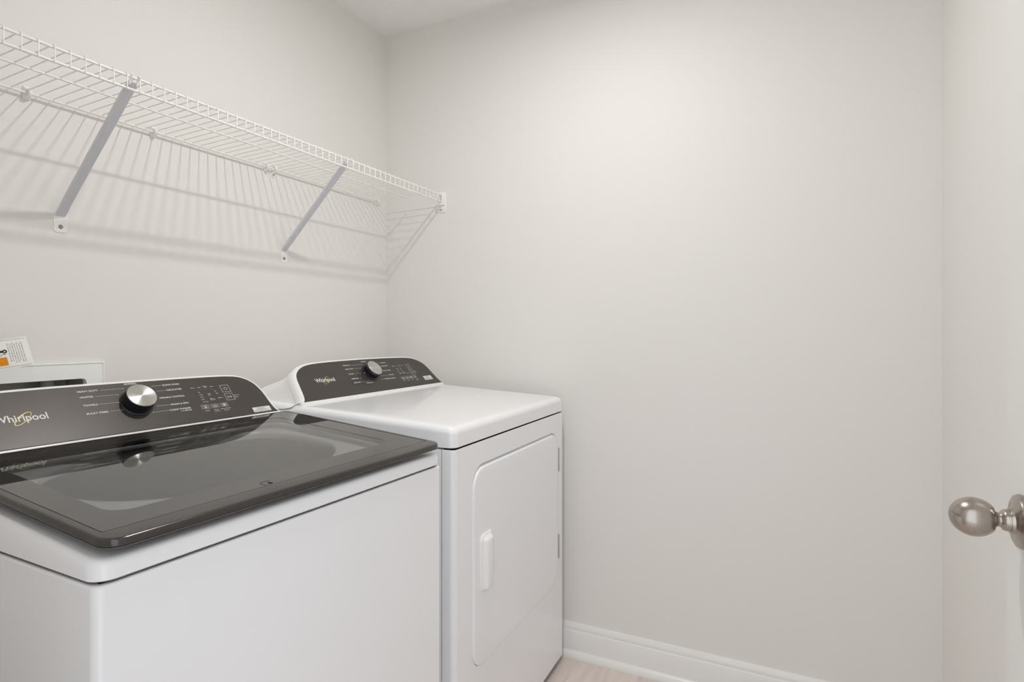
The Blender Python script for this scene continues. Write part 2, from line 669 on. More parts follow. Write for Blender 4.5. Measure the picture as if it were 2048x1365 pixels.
# diagonal support brackets
def bracket(x_foot, x_top):
    b = bpy.data.objects.new('support_bracket', None)
    COL.objects.link(b)
    b.parent = sh
    b.location = L(x_foot, YB, 1.40)
    # foot plate
    bm = bmesh.new()
    out = rrect(-0.0145, 0.0145, -0.016, 0.027, [0.006, 0.001, 0.001, 0.006], 5)
    loft(bm, [[(p, 0.0, q) for p, q in out], [(p, -0.0018, q) for p, q in out]], True, True)
    add_obj('foot_plate', bm, M['wire'], b)
    # strut: folded channel from foot to the front rail
    a = Vector((-0.001, -0.0025, 0.022))
    t = Vector((x_top - x_foot, 1.2735 - YB, 1.682 - 1.40))
    d = (t - a).normalized()
    side = Vector((1, 0, 0))
    side = (side - d * side.dot(d)).normalized()
    nrm = side.cross(d).normalized()
    if nrm.z > 0:
        nrm = -nrm
    bm = bmesh.new()
    hw = 0.0105
    sec = [(-hw, -0.007), (-hw, 0.0), (-hw + 0.002, 0.0022), (hw - 0.002, 0.0022), (hw, 0.0), (hw, -0.007),
           (hw - 0.0014, -0.007), (hw - 0.0014, -0.0004), (-hw + 0.0014, -0.0004), (-hw + 0.0014, -0.007)]
    rings = []
    ln = (t - a).length
    for k, (tt, w, dp) in enumerate([(0.0, 1.0, 0.25), (0.04, 1.0, 0.7), (0.10, 0.94, 1.0), (0.5, 0.94, 1.0), (0.90, 0.97, 1.0), (0.955, 1.05, 0.5), (1.0, 1.05, 0.3)]):
        c0 = a + d * (ln * tt)
        rings.append([tuple(c0 + side * (p * w) + nrm * (q * dp)) for p, q in sec])
    loft(bm, rings, True, True)
    add_obj('strut', bm, M['bracket'], b, smooth=30)
    # hooks on the top rail
    bm = bmesh.new()
    for off in (-0.0075, 0.0075):
        q = t + Vector((off, 0, 0))
        tube(bm, [q + Vector((0, 0.002, -0.006)), q + Vector((0, -0.001, 0.006)), q + Vector((0, -0.0035, 0.0135)), q + Vector((0, -0.0075, 0.0135)), q + Vector((0, -0.0095, 0.0095))], 0.0016, 6)
    add_obj('rail_hook', bm, M['wire'], b, smooth=50)
    bm = bmesh.new()
    lathe(bm, [(0.0, 0.0), (0.0048, 0.0), (0.0046, 0.0012), (0.003, 0.0024), (0.0, 0.0016)], 16, Matrix.Translation((0.0, -0.0018, -0.003)) @ Matrix.Rotation(pi / 2, 4, 'X'))
    add_obj('foot_screw', bm, M['screw'], b, smooth=30)
    return b


bracket(0.7555, 0.7545)
bracket(1.4165, 1.4095)

# ------------------------------------------------------------------ washer outlet box in the back wall
ob = thing('outlet_box', 'white recessed washer outlet box in the wall behind the washer', 'outlet box', (BX0, YB, BZ0))
w_, h_ = BX1 - BX0, BZ1 - BZ0
bm = bmesh.new()
cxo, czo = w_ / 2, h_ / 2
outer = rrect(-0.040, w_ + 0.037, -0.040, h_ + 0.037, 0.004, 6)
inner = rrect(0.0, w_ - 0.003, 0.003, h_ - 0.003, 0.010, 6)
loft(bm, [[(p, -0.0005, q) for p, q in outer], [(p, -0.0060, q) for p, q in outer], [(cxo + (p - cxo) * 0.994, -0.0080, czo + (q - czo) * 0.988) for p, q in outer], [(cxo + (p - cxo) * 0.985, -0.0080, czo + (q - czo) * 0.970) for p, q in outer],
          [(cxo + (p - cxo) * 0.979, -0.0060, czo + (q - czo) * 0.958) for p, q in outer], [(p, -0.0060, q) for p, q in inner], [(p, 0.010, q) for p, q in inner]])
add_obj('box_frame', bm, M['boxplastic'], ob, smooth=30)
bm = bmesh.new()
loft(bm, [[(p, 0.009, q) for p, q in inner], [(p, 0.085, q) for p, q in inner]], False, True)
add_obj('box_recess', bm, M['boxinside'], ob, smooth=30)
for vx, hm in ((0.10, 'blue'), (0.302, 'red')):
    bm = bmesh.new()
    tube(bm, [(vx, 0.045, 0.004), (vx, 0.045, 0.060)], 0.010, 16)
    tube(bm, [(vx, 0.045, 0.060), (vx, 0.045, 0.078), (vx, 0.045, 0.080), (vx, 0.045, 0.096)], [0.014, 0.014, 0.011, 0.011], 16)
    tube(bm, [(vx, 0.045, 0.070), (vx, 0.012, 0.070)], 0.010, 16)
    v = add_obj('water_valve', bm, M['brass'], ob, smooth=40)
    bm = bmesh.new()
    box(bm, vx - 0.017, vx + 0.017, 0.034, 0.056, 0.096, 0.108, bev=0.003)
    add_obj('valve_handle', bm, M[hm], v, smooth=40)
bm = bmesh.new()
tube(bm, [(0.313, 0.052, 0.004), (0.313, 0.052, 0.148)], 0.0135, 20)
dp = add_obj('supply_pipe', bm, M['boxinside'], ob, smooth=40)

# ------------------------------------------------------------------ power cord with a paper warning tag
bm = bmesh.new()
tube(bm, [(0.490, 1.556, 1.235), (0.492, 1.530, 1.232), (0.502, 1.512, 1.200), (0.514, 1.509, 1.140), (0.521, 1.5085, 1.05), (0.524, 1.509, 0.90), (0.525, 1.50, 0.60), (0.525, 1.50, 0.004)], 0.0042, 10)
tag(add_obj('power_cord', bm, M['cord'], smooth=60), 'grey power cord hanging down the wall behind the washer', 'cord')
# sheet local frame: a along the strip, b down the strip
TG = thing('warning_tag', 'small white paper tag with an orange patch hanging behind the washer', 'tag', (0.5255, 1.5040, 1.0985))
A0, B0 = 0.134, 0.0625
ta = Vector((1, -0.05, 0.135)).normalized()
tb = Vector((0.20, 0.0, -1.0)).normalized()
tn = tb.cross(ta).normalized()
if tn.y > 0:
    tn = -tn


def tagp(a, b, lift=0.0):
    bow = 0.010 * sin(pi * min(1, max(0, a / A0))) * 0.6 + 0.012 * (a / A0) ** 2 * (b / B0)
    return tuple(Vector((0.000, -0.004, 0.024)) + ta * a + tb * b + tn * (bow + lift))


bm = bmesh.new()
NX, NY = 16, 8
for lift, flip in ((0.0, 0), (-0.0004, 1)):
    g = [[bm.verts.new(tagp(A0 * i / NX, B0 * j / NY, lift)) for j in range(NY + 1)] for i in range(NX + 1)]
    for i in range(NX):
        for j in range(NY):
            bm.faces.new((g[i][j], g[i + 1][j], g[i + 1][j + 1], g[i][j + 1]))
add_obj('tag_sheet', bm, M['paper'], TG, smooth=60)


def tagbar(bm, a0, a1, b0, b1, n=6):
    P = [[bm.verts.new(tagp(a0 + (a1 - a0) * i / n, b, 0.0005)) for b in (b0, b1)] for i in range(n + 1)]
    for i in range(n):
        bm.faces.new((P[i][0], P[i + 1][0], P[i + 1][1], P[i][1]))


bm = bmesh.new()
tagbar(bm, 0.004, A0 - 0.004, 0.0028, 0.0034, 14)
tagbar(bm, 0.004, A0 - 0.004, B0 - 0.0034, B0 - 0.0028, 14)
for i in range(7):
    a = 0.0965 + i * 0.0041
    b = 0.010 + 0.002 * (i % 2)
    while b < 0.050:
        l = random.uniform(0.002, 0.007)
        tagbar(bm, a, a + 0.0009, b, min(b + l, 0.052), 1)
        b += l + 0.0014
add_obj('tag_print', bm, M['ink'], TG)
bm = bmesh.new()
tagbar(bm, 0.052, 0.0905, 0.0385, 0.0555, 6)
add_obj('orange_patch', bm, M['orange'], TG)
bm = bmesh.new()
mpt = lambda s, h: tagp(s, h, 0.0007)
arc_band(bm, 0.0895, 0.0262, 0.0018, 0.0018, 0, 360, 0.0022, mpt, seg=20)
tagbar(bm, 0.050, 0.0865, 0.0240, 0.0280, 6)
tagbar(bm, 0.082, 0.0905, 0.0318, 0.0326, 2)
tagbar(bm, 0.078, 0.0830, 0.0345, 0.0352, 2)
add_obj('tag_pictogram', bm, M['inkblack'], TG)

# ------------------------------------------------------------------ appliances
TILT = rad(42)


def resample(P, n):
    # Catmull-Rom through the listed profile points
    out = []
    m = len(P)
    for k in range(n + 1):
        t = k * (m - 1) / n
        i = min(int(t), m - 2)
        f = t - i
        p0, p1, p2, p3 = P[max(i - 1, 0)], P[i], P[i + 1], P[min(i + 2, m - 1)]
        q = []
        for c in (0, 1):
            a, b, c_, d = p0[c], p1[c], p2[c], p3[c]
            q.append(0.5 * (2 * b + (c_ - a) * f + (2 * a - 5 * b + 4 * c_ - d) * f * f + (3 * b - a - 3 * c_ + d) * f ** 3))
        out.append(tuple(q))
    return out


def console(root, y0, z0, cx, half, back_y, back_z, bz):
    """slanted console: white shell and dark control panel; returns panel and the panel mapping"""
    st, ct = sin(TILT), cos(TILT)

    def mp(s, h, d=0.0):
        return (s, y0 + h * st - d * ct, z0 + h * ct + d * st)

    H = resample(half, 44)            # (h, halfwidth) bottom -> top centre
    hmax = H[-1][0]

    def loop(e, d):
        pts = []
        side = []
        n = len(H)
        for i, (h, w) in enumerate(H):
            a = H[max(i - 1, 0)]
            b = H[min(i + 1, n - 1)]
            th, tw = b[0] - a[0], b[1] - a[1]
            l = math.hypot(th, tw) or 1
            nh, nw = -tw / l, th / l
            if i == n - 1:
                nh, nw = 1, 0
            if i == 0:
                nh, nw = -1.3, 1
            side.append((h + nh * e, max(0.0, w + nw * e)))
        for h, w in side:
            pts.append(mp(cx + w, h, d))
        for h, w in side[-2::-1]:
            pts.append(mp(cx - w, h, d))
        return pts

    rings = [loop(0.000, 0.0), loop(0.0035, 0.0), loop(0.0062, -0.0016), loop(bz * 0.80, -0.0060), loop(bz * 0.96, -0.0120), loop(bz, -0.0225),
             loop(bz - 0.0035, -0.0230), loop(bz - 0.0035, -0.0246), loop(bz, -0.0250), loop(bz, -0.030)]
    base = rings[-1]
    n = len(base)
    for t in (0.12, 0.28, 0.45, 0.62, 0.80, 0.93, 0.985, 1.0):
        ring = []
        for i, p in enumerate(base):
            hfrac = min(1.0, max(0.0, (p[2] - (z0 - 0.012)) / (hmax * ct + 0.008)))
            zb = (z0 - 0.016) + hfrac * (back_z - z0 + 0.016)
            e = t ** 0.62
            z = p[2] * (1 - e) + zb * e
            if t > 0.95:
                z -= (0.004 if t < 0.99 else 0.012) * hfrac
            x = p[0]
            if t > 0.95:
                x = cx + (x - cx) * (0.997 if t < 0.99 else 0.985)
            y = p[1] * (1 - t) + back_y * t
            ring.append((x, y, z))
        rings.append(ring)
    bm = bmesh.new()
    loft(bm, rings, True, True)
    add_obj('console_shell', bm, M['plastic'], root, smooth=38)
    # dark panel, slightly proud
    bm = bmesh.new()
    lp = [loop(0.0, -0.001), loop(0.0, 0.0005), loop(-0.0006, 0.0011)]
    loft(bm, lp, False, True)
    pn = add_obj('control_panel', bm, M['panel'], root, smooth=30)
    return pn, mp


def knob(parent, mp, s, h, label=None):
    st, ct = sin(TILT), cos(TILT)
    o = Vector(mp(s, h, 0.0011))
    # local z = outward normal, x = along s
    mt = Matrix(((1, 0, 0, o.x), (0, st, -ct, o.y), (0, ct, st, o.z), (0, 0, 0, 1)))
    bm = bmesh.new()
    lathe(bm, [(0.0, 0.0), (0.0325, 0.0), (0.0325, 0.0012), (0.0315, 0.0024), (0.0295, 0.003), (0.0290, 0.006), (0.0278, 0.0065),
               (0.0276, 0.0085), (0.0290, 0.009), (0.0298, 0.0115), (0.0282, 0.0240), (0.0276, 0.0248), (0.0, 0.0248)], 72)
    k = add_obj('dial_knob', bm, M['black'], parent, smooth=35)
    k.matrix_local = mt
    bm = bmesh.new()
    lathe(bm, [(0.0, 0.0246), (0.0282, 0.0246), (0.0284, 0.0256), (0.0279, 0.0266), (0.0272, 0.0268), (0.010, 0.0266), (0.0, 0.0265)], 96)
    return k, add_obj('knob_cap', bm, M['spun'], k, smooth=35)


# ---------- dryer
DYAW = rad(1.2)
dryer = thing('clothes_dryer', 'white clothes dryer with square front door, in the corner beside the right wall', 'dryer', (1.170, 0.7305, 0), DYAW)
DW, DD = 0.745, 0.700
SEAM = 0.872


def cabinet(root, w, d, z0, z1, r, y0=0.0, name='cabinet', back=True):
    bm = bmesh.new()

    def ring(e, z):
        return [(x, y, z) for x, y in rrect(e, w - e, y0 + e, d - e, max(r - e, 0.002), 8)]
    loft(bm, [ring(0.004, z0), ring(0.0, z0 + 0.003), ring(0.0, z1 - 0.004), ring(0.0012, z1 - 0.0015), ring(0.004, z1)], True, True)
    return add_obj(name, bm, M['enamel'], root, smooth=40, wn=True)


# body behind the front panel
bm = bmesh.new()
box(bm, 0.0, DW, 0.036, DD, 0.018, SEAM - 0.003, bev=0.002)
add_obj('cabinet', bm, M['enamel'], dryer, smooth=40, wn=True)
# front panel with wrapped corners and the door opening
DOOR = (0.0845, 0.6880, 0.292, 0.812)
bm = bmesh.new()
FP = 0.0345
R = 0.014
outline = []
for k in range(9):
    a = rad(180 + 90.0 * k / 8)
    outline.append((R + R * cos(a), R + R * sin(a)))
for k in range(9):
    a = rad(270 + 90.0 * k / 8)
    outline.append((DW - R + R * cos(a), R + R * sin(a)))
pts = [(0.0, FP)] + outline + [(DW, FP)]
z0, z1 = 0.018, SEAM - 0.003
# wrapped corners (left and right strips)
for seq in (pts[:10], pts[10:]):
    for a, b in zip(seq, seq[1:]):
        bm.faces.new([bm.verts.new((a[0], a[1], z0 + .002)), bm.verts.new((b[0], b[1], z0 + .002)), bm.verts.new((b[0], b[1], z1 - .002)), bm.verts.new((a[0], a[1], z1 - .002))])
        for zz, dz in ((z1 - .002, .002), (z0 + .002, -.002)):
            q = 0.0015
            ca = (min(max(a[0], q), DW - q), max(a[1], q))
            cb = (min(max(b[0], q), DW - q), max(b[1], q))
            bm.faces.new([bm.verts.new((a[0], a[1], zz)), bm.verts.new((b[0], b[1], zz)), bm.verts.new((cb[0], cb[1], zz + dz)), bm.verts.new((ca[0], ca[1], zz + dz))])
x0_, x1_ = R, DW - R
outer = []
inner = rrect(DOOR[0], DOOR[1], DOOR[2], DOOR[3], 0.058, 14)
nI = len(inner)
cxm, czm = (DOOR[0] + DOOR[1]) / 2, (DOOR[2] + DOOR[3]) / 2
seg = nI // 4
corners = [(x1_, z0 + .002), (x1_, z1 - .002), (x0_, z1 - .002), (x0_, z0 + .002)]
for i, (px, pz) in enumerate(inner):
    outer.append(corners[i // (nI // 4)])
ov = {c: bm.verts.new((c[0], 0.0, c[1])) for c in corners}
iv = [bm.verts.new((p, 0.0, q)) for p, q in inner]
for i in range(nI):
    j = (i + 1) % nI
    a, b = ov[outer[i]], ov[outer[j]]
    if a is b:
        bm.faces.new((a, iv[j], iv[i]))
    else:
        bm.faces.new((a, b, iv[j], iv[i]))
# rolled-in edge of the opening
prev = iv
for e, dy in ((-0.0012, 0.0006), (-0.0022, 0.0022), (-0.0024, 0.012)):
    rr_ = rrect(DOOR[0] - e, DOOR[1] + e, DOOR[2] - e, DOOR[3] + e, 0.058 + e, 14)
    cur = [bm.verts.new((p, dy, q)) for p, q in rr_]
    for i in range(nI):
        j = (i + 1) % nI
        bm.faces.new((prev[i], prev[j], cur[j], cur[i]))
    prev = cur
bm.faces.new(prev)
for zz, dz in ((z1 - .002, .002), (z0 + .002, -.002)):
    bm.faces.new([bm.verts.new(p) for p in ((x0_, 0, zz), (x1_, 0, zz), (x1_, 0.0015, zz + dz), (x0_, 0.0015, zz + dz))])
bmesh.ops.remove_doubles(bm, verts=bm.verts[:], dist=1e-5)
add_obj('front_panel', bm, M['enamel'], dryer, smooth=40, wn=True)
# dark core showing in the seams
bm = bmesh.new()
box(bm, 0.012, DW - 0.012, 0.010, DD - 0.01, SEAM - 0.006, SEAM + 0.004)
box(bm, 0.004, DW - 0.004, 0.030, 0.040, 0.03, SEAM - 0.006)
add_obj('seam_gasket', bm, M['gap'], dryer)
for fx in (0.05, DW - 0.05):
    for fy in (0.05, DD - 0.05):
        bm = bmesh.new()
        tube(bm, [(fx, fy, 0.0), (fx, fy, 0.006), (fx, fy, 0.007), (fx, fy, 0.020)], [0.018, 0.018, 0.008, 0.008], 16)
        add_obj('levelling_foot', bm, M['gap'], dryer, smooth=40)


def top_panel(root, w, d, z0, zf, slope, ymax, r, name='top_panel'):
    bm = bmesh.new()

    def zt(y):
        return zf + slope * min(max(y, 0.0), ymax)
    N = 10
    rings = []
    for e, dz, base in ((0.0025, 0, 1), (0.0, 0.002, 1), (0.0, -0.017, 0), (0.0010, -0.0115, 0), (0.0035, -0.0065, 0), (0.0075, -0.003, 0), (0.0125, -0.0010, 0), (0.020, 0.0, 0), (0.045, 0.0005, 0)):
        ring = []
        for x, y in rrect(e, w - e, e, d - e, max(r - e * 0.4, 0.006), N):
            ring.append((x, y, (z0 + dz) if base else zt(y) + dz))
        rings.append(ring)
    loft(bm, rings, True, True)
    return add_obj(name, bm, M['enamel'], root, smooth=50, wn=True)


top_panel(dryer, DW, DD, SEAM, 0.9215, (0.9575 - 0.9215) / 0.50, 0.50, 0.020)

# dryer door with handle and hinges
dd = thing('x', '', '')
bpy.data.objects.remove(dd)
bm = bmesh.new()


def dring(e, y):
    return [(p, y, q) for p, q in rrect(DOOR[0] + e * 0.7, DOOR[1] - e, DOOR[2] + e, DOOR[3] - e - 0.0045, 0.058 - e * 0.8, 14)]


loft(bm, [dring(0.0035, 0.0115), dring(0.0032, 0.0005), dring(0.0038, -0.0022), dring(0.0060, -0.0040), dring(0.0095, -0.0046), dring(0.030, -0.0048)], True, True)
ddoor = add_obj('dryer_door', bm, M['enamel'], dryer, smooth=50, wn=True)
# handle: raised grip with an outer lip
HX0, HX1, HZ0, HZ1 = 0.118, 0.180, 0.482, 0.632
bm = bmesh.new()
yb = -0.0048


def hring(e, y, x1e=0.0):
    rl = max(0.018 - e, 0.004)
    rt = max(0.010 - e * 0.5, 0.004)
    return [(p, y, q) for p, q in rrect(HX0 + e, HX1 - e - x1e, HZ0 + e, HZ1 - e, [rt, rt, rl, rl], 8)]


loft(bm, [hring(0.0, yb + 0.0005), hring(0.0005, yb - 0.003), hring(0.002, yb - 0.0045), hring(0.005, yb - 0.005), hring(0.0065, yb - 0.0070, 0.002),
          hring(0.0090, yb - 0.0135, 0.007), hring(0.0115, yb - 0.0172, 0.010), hring(0.015, yb - 0.0185, 0.012)], True, True)
add_obj('door_handle', bm, M['plastic'], ddoor, smooth=50)
bm = bmesh.new()
sc = []
for t, w in ((0.0, 0.0005), (0.2, 0.011), (0.4, 0.0165), (0.6, 0.0175), (0.8, 0.0125), (1.0, 0.0005)):
    z = HZ0 + 0.034 + t * 0.088
    sc.append([(HX1 - 0.004, yb - 0.0006, z), (HX1 + w * 0.4, yb - 0.0005, z), (HX1 + w * 0.9, yb - 0.0018 * sin(pi * t) - 0.0004, z), (HX1 + w + 0.004, yb - 0.0001, z), (HX1 + w * 0.5, yb + 0.0006, z), (HX1 - 0.004, yb + 0.0006, z)])
loft(bm, sc, True, True)
add_obj('grip_scoop', bm, M['plastic'], ddoor, smooth=60)
for za, zb in ((0.671, 0.752), (0.374, 0.455)):
    bm = bmesh.new()
    hx = DOOR[1] + 0.0008
    n = 5
    for k in range(n):
        a = za + (zb - za) * k / n
        tube(bm, [(hx, -0.0035, a + 0.0006), (hx, -0.0035, a + (zb - za) / n - 0.0006)], 0.0034, 10)
    box(bm, hx - 0.003, hx + 0.005, -0.0016, 0.002, za, zb)
    add_obj('hinge', bm, M['hinge'], dryer, smooth=40)

for sx in (0, 1):
    bm = bmesh.new()
    P = [(0.0085, 0.492, 0.9535), (0.0045, 0.503, 0.9500), (0.0022, 0.512, 0.9455), (0.0006, 0.522, 0.9400), (0.0003, 0.545, 0.9360), (0.0003, 0.62, 0.9320), (0.0003, 0.695, 0.930)]
    tube(bm, [((DW - a) if sx else a, b, c) for a, b, c in P], 0.0009, 6)
    add_obj('side_seam', bm, M['gap'], dryer, smooth=60)

half_d = [(0.0012, 0.3555), (0.010, 0.3470), (0.028, 0.3405), (0.055, 0.3345), (0.078, 0.3290), (0.096, 0.3205), (0.110, 0.3060),
          (0.121, 0.2860), (0.1285, 0.2600), (0.1330, 0.2150), (0.1355, 0.140), (0.1365, 0.060), (0.1368, 0.0)]
pn, mp = console(dryer, 0.488, 0.955, 0.3735, half_d, DD - 0.004, 1.000, 0.0125)
knob(dryer, mp, 0.3640, 0.0790)
PR = lambda s, h: mp(s, h, 0.0014)
bm = bmesh.new()
CH = 0.0039
for s, a, b, h in [("MORE DRY", 0.2597, 0.2917, 0.1141), ("HEAVY DUTY", 0.2593, 0.2980, 0.0988), ("AIR ONLY", 0.2587, 0.2852, 0.0788),
                   ("TIMED DRY", 0.2575, 0.2906, 0.0592), ("QUICK DRY", 0.2572, 0.2892, 0.0437), ("NORMAL", 0.3533, 0.3811, 0.1245),
                   ("TOUCH UP", 0.3109, 0.3438, 0.0370), ("CASUAL", 0.4456, 0.4763, 0.1140), ("DELICATES", 0.4403, 0.4754, 0.0994),
                   ("BULKY ITEMS", 0.4324, 0.4744, 0.0793), ("TOWELS", 0.4463, 0.4746, 0.0595), ("WRINKLE CONTROL", 0.4115, 0.4721, 0.0445)]:
    bw = bmesh.new()
    put_text(bw, s, a, b, h, CH, PR)
    add_obj('cycle_name', bw, M['print'], pn)
for a, b, h in [(0.2938, 0.3486, 0.1152), (0.3034, 0.3331, 0.1003), (0.2909, 0.3156, 0.0804), (0.2943, 0.3055, 0.0604), (0.2922, 0.3364, 0.0455),
                (0.4293, 0.4440, 0.1157), (0.4004, 0.4435, 0.0610), (0.3841, 0.4092, 0.0457)]:
    bl = bmesh.new()
    bar(bl, a, b, h, h + 0.0005, PR)
    if h > 0.08 and b < 0.36:
        disc(bl, b, h + 0.0002, 0.0010, PR, 10)
    add_obj('dial_line', bl, M['print'], pn)
bm = bmesh.new()
for a, b, h in [(0.4984, 0.5085, 0.0957), (0.5174, 0.5233, 0.0955), (0.5334, 0.5421, 0.0960), (0.5496, 0.5578, 0.0956),
                (0.5107, 0.5196, 0.0830), (0.5105, 0.5169, 0.0758), (0.5104, 0.5168, 0.0685), (0.5101, 0.5235, 0.0617),
                (0.5324, 0.5383, 0.0833), (0.5311, 0.5369, 0.0761), (0.5307, 0.5393, 0.0687), (0.5319, 0.5449, 0.0620), (0.5541, 0.5649, 0.0601)]:
    w = (b - a)
    for k in range(3):
        bar(bm, a + w * k / 3 + 0.0002, a + w * (k + 1) / 3 - 0.0004, h, h + (0.0019 if k != 1 else 0.0015), PR)
add_obj('display_lettering', bm, M['print'], pn)
bm = bmesh.new()
put_text(bm, "Hold To", 0.6010, 0.6166, 0.0648, 0.0022, PR)
put_text(bm, "Start", 0.6014, 0.6118, 0.0597, 0.0022, PR)
add_obj('start_lettering', bm, M['print'], pn)
bm = bmesh.new()
put_text(bm, "Temp", 0.5040, 0.5163, 0.0287, 0.0022, PR)
put_text(bm, "Dryness", 0.5271, 0.5408, 0.0287, 0.0022, PR)
put_text(bm, "Time", 0.5530, 0.5660, 0.0287, 0.0022, PR)
put_text(bm, "Wrinkle", 0.5782, 0.5927, 0.0287, 0.0020, PR)
put_text(bm, "Control", 0.5782, 0.5937, 0.0248, 0.0020, PR)
add_obj('pad_lettering', bm, M['print'], pn)
for q in ((0.5774, 0.5998, 0.0774, 0.1000), (0.5765, 0.5990, 0.0512, 0.0730)):
    bm = bmesh.new()
    frame_rect(bm, *q, 0.0007, PR)
    add_obj('button_outline', bm, M['print'], pn)


def icons_power_play(bm, cs, ch, cs2, ch2, PR, k=1.0):
    arc_band(bm, cs, ch, 0.0036 * k, 0.0036 * k, 115, 425, 0.0007, PR, seg=24)
    bar(bm, cs - 0.0004, cs + 0.0004, ch + 0.001, ch + 0.0046, PR)
    for (ax, ay, bx, by) in ((-0.0055, -0.003, -0.0055, 0.003), (-0.0055, 0.003, -0.0008, 0.0), (-0.0008, 0.0, -0.0055, -0.003)):
        dx, dy = bx - ax, by - ay
        l = math.hypot(dx, dy)
        nx, ny = -dy / l * 0.0004, dx / l * 0.0004
        bm.faces.new([bm.verts.new(PR(cs2 + p, ch2 + q)) for p, q in ((ax + nx, ay + ny), (ax - nx, ay - ny), (bx - nx, by - ny), (bx + nx, by + ny))])
    bar(bm, cs2 + 0.0012, cs2 + 0.0021, ch2 - 0.003, ch2 + 0.003, PR)
    bar(bm, cs2 + 0.0036, cs2 + 0.0045, ch2 - 0.003, ch2 + 0.003, PR)


bm = bmesh.new()
icons_power_play(bm, 0.5886, 0.0886, 0.5878, 0.0621, PR)
add_obj('button_icons', bm, M['print'], pn)


def brand(parent, PR, s0, s1, h, hh):
    bm = bmesh.new()
    put_text(bm, 'Whirlpool', s0, s1, h, hh, PR, bold=0.016)
    o = add_obj('brand_lettering', bm, M['print'], parent)
    w = s1 - s0
    cs = s0 + w * 0.535
    PR2 = lambda a, b: tuple(Vector(PR(a, b)) + Vector((0, -0.0002, 0.0002)))
    bm = bmesh.new()
    arc_band(bm, cs, h + 0.0048, 0.0183, 0.0056, 128, 462, 0.0011, PR2, rot=rad(41), taper=True, seg=56)
    add_obj('brand_ring', bm, M['gold'], parent)


brand(pn, PR, 0.1067, 0.1865, 0.0612, 0.0145)


def pads(parent, PR, rects, icons):
    bm = bmesh.new()
    for (a, b, c, d) in rects:
        loft(bm, [[PR(p, q) for p, q in rrect(a, b, c, d, 0.0008, 2)]], False, True)
    o = add_obj('touch_pads', bm, M['pad'], parent)
    PR2 = lambda a, b: tuple(Vector(PR(a, b)) + Vector((0, -0.0002, 0.0002)))
    bm = bmesh.new()
    for (a, b, c, d), k in zip(rects, icons):
        x, y = (a + b) / 2, (c + d) / 2
        if k == 't':
            bar(bm, x - 0.0008, x + 0.0008, y - 0.002, y + 0.004, PR2)
            disc(bm, x, y - 0.003, 0.0018, PR2)
        elif k == 'd':
            for q in (-0.0034, 0, 0.0034):
                disc(bm, x + q, y + (0.0018 if q == 0 else -0.0008), 0.0009, PR2, 10)
            bar(bm, x - 0.0036, x + 0.0036, y - 0.0034, y - 0.0028, PR2)
        elif k == 's':
            frame_rect(bm, x - 0.0034, x + 0.0034, y - 0.0034, y + 0.0034, 0.0009, PR2)
            disc(bm, x, y - 0.0004, 0.0017, PR2, 10)
        elif k == 'o':
            arc_band(bm, x, y, 0.0024, 0.0024, 0, 360, 0.0008, PR2, seg=18)
    add_obj('pad_icons', bm, M['print'], parent)


pads(pn, PR, [(0.5004 + i * 0.0239, 0.5004 + i * 0.0239 + 0.0228, 0.0345, 0.0474) for i in range(4)], 'toso')


def sticker(parent, PR, a, b, c, d):
    bm = bmesh.new()
    loft(bm, [[PR(p, q) for p, q in rrect(a, b, c, d, 0.0018, 4)]], False, True)
    st = add_obj('film_sticker', bm, M['sticker'], parent)
    PR2 = lambda s, h: tuple(Vector(PR(s, h)) + Vector((0, -0.0002, 0.0002)))
    bm = bmesh.new()
    w = b - a
    hh = (d - c)
    put_text(bm, 'Remove', a + w * 0.26, a + w * 0.66, c + hh * 0.70, hh * 0.17, PR2, 0.01)
    put_text(bm, 'Protective', a + w * 0.20, a + w * 0.74, c + hh * 0.42, hh * 0.17, PR2, 0.01)
    put_text(bm, 'Film Before Use', a + w * 0.07, a + w * 0.90, c + hh * 0.14, hh * 0.17, PR2, 0.01)
    add_obj('sticker_lettering', bm, M['inkblack'], parent)


sticker(pn, PR, 0.6325, 0.6838, 0.0202, 0.0392)

# ---------- washer
WYAW = rad(-1.0)
washer = thing('washing_machine', 'white top loading washing machine with dark glass lid, in front on the left', 'washing machine', (0.380, 0.7125, 0), WYAW)
WW, WD = 0.690, 0.690
WS = 0.862
cabinet(washer, WW, WD, 0.016, WS - 0.003, 0.012)
bm = bmesh.new()
box(bm, 0.010, WW - 0.010, 0.010, WD - 0.01, WS - 0.006, WS + 0.004)
add_obj('seam_gasket', bm, M['gap'], washer)
for fx in (0.05, WW - 0.05):
    for fy in (0.05, WD - 0.05):
        bm = bmesh.new()
        tube(bm, [(fx, fy, 0.0), (fx, fy, 0.006), (fx, fy, 0.007), (fx, fy, 0.020)], [0.018, 0.018, 0.008, 0.008], 16)
        add_obj('levelling_foot', bm, M['gap'], washer, smooth=40)
SL = 0.085
YC = 0.470       # console foot


def zlid(y, d=0.0):
    return 0.9108 + SL * y + d


def zdeck(y):
    return 0.8865 + SL * min(y, 0.52)


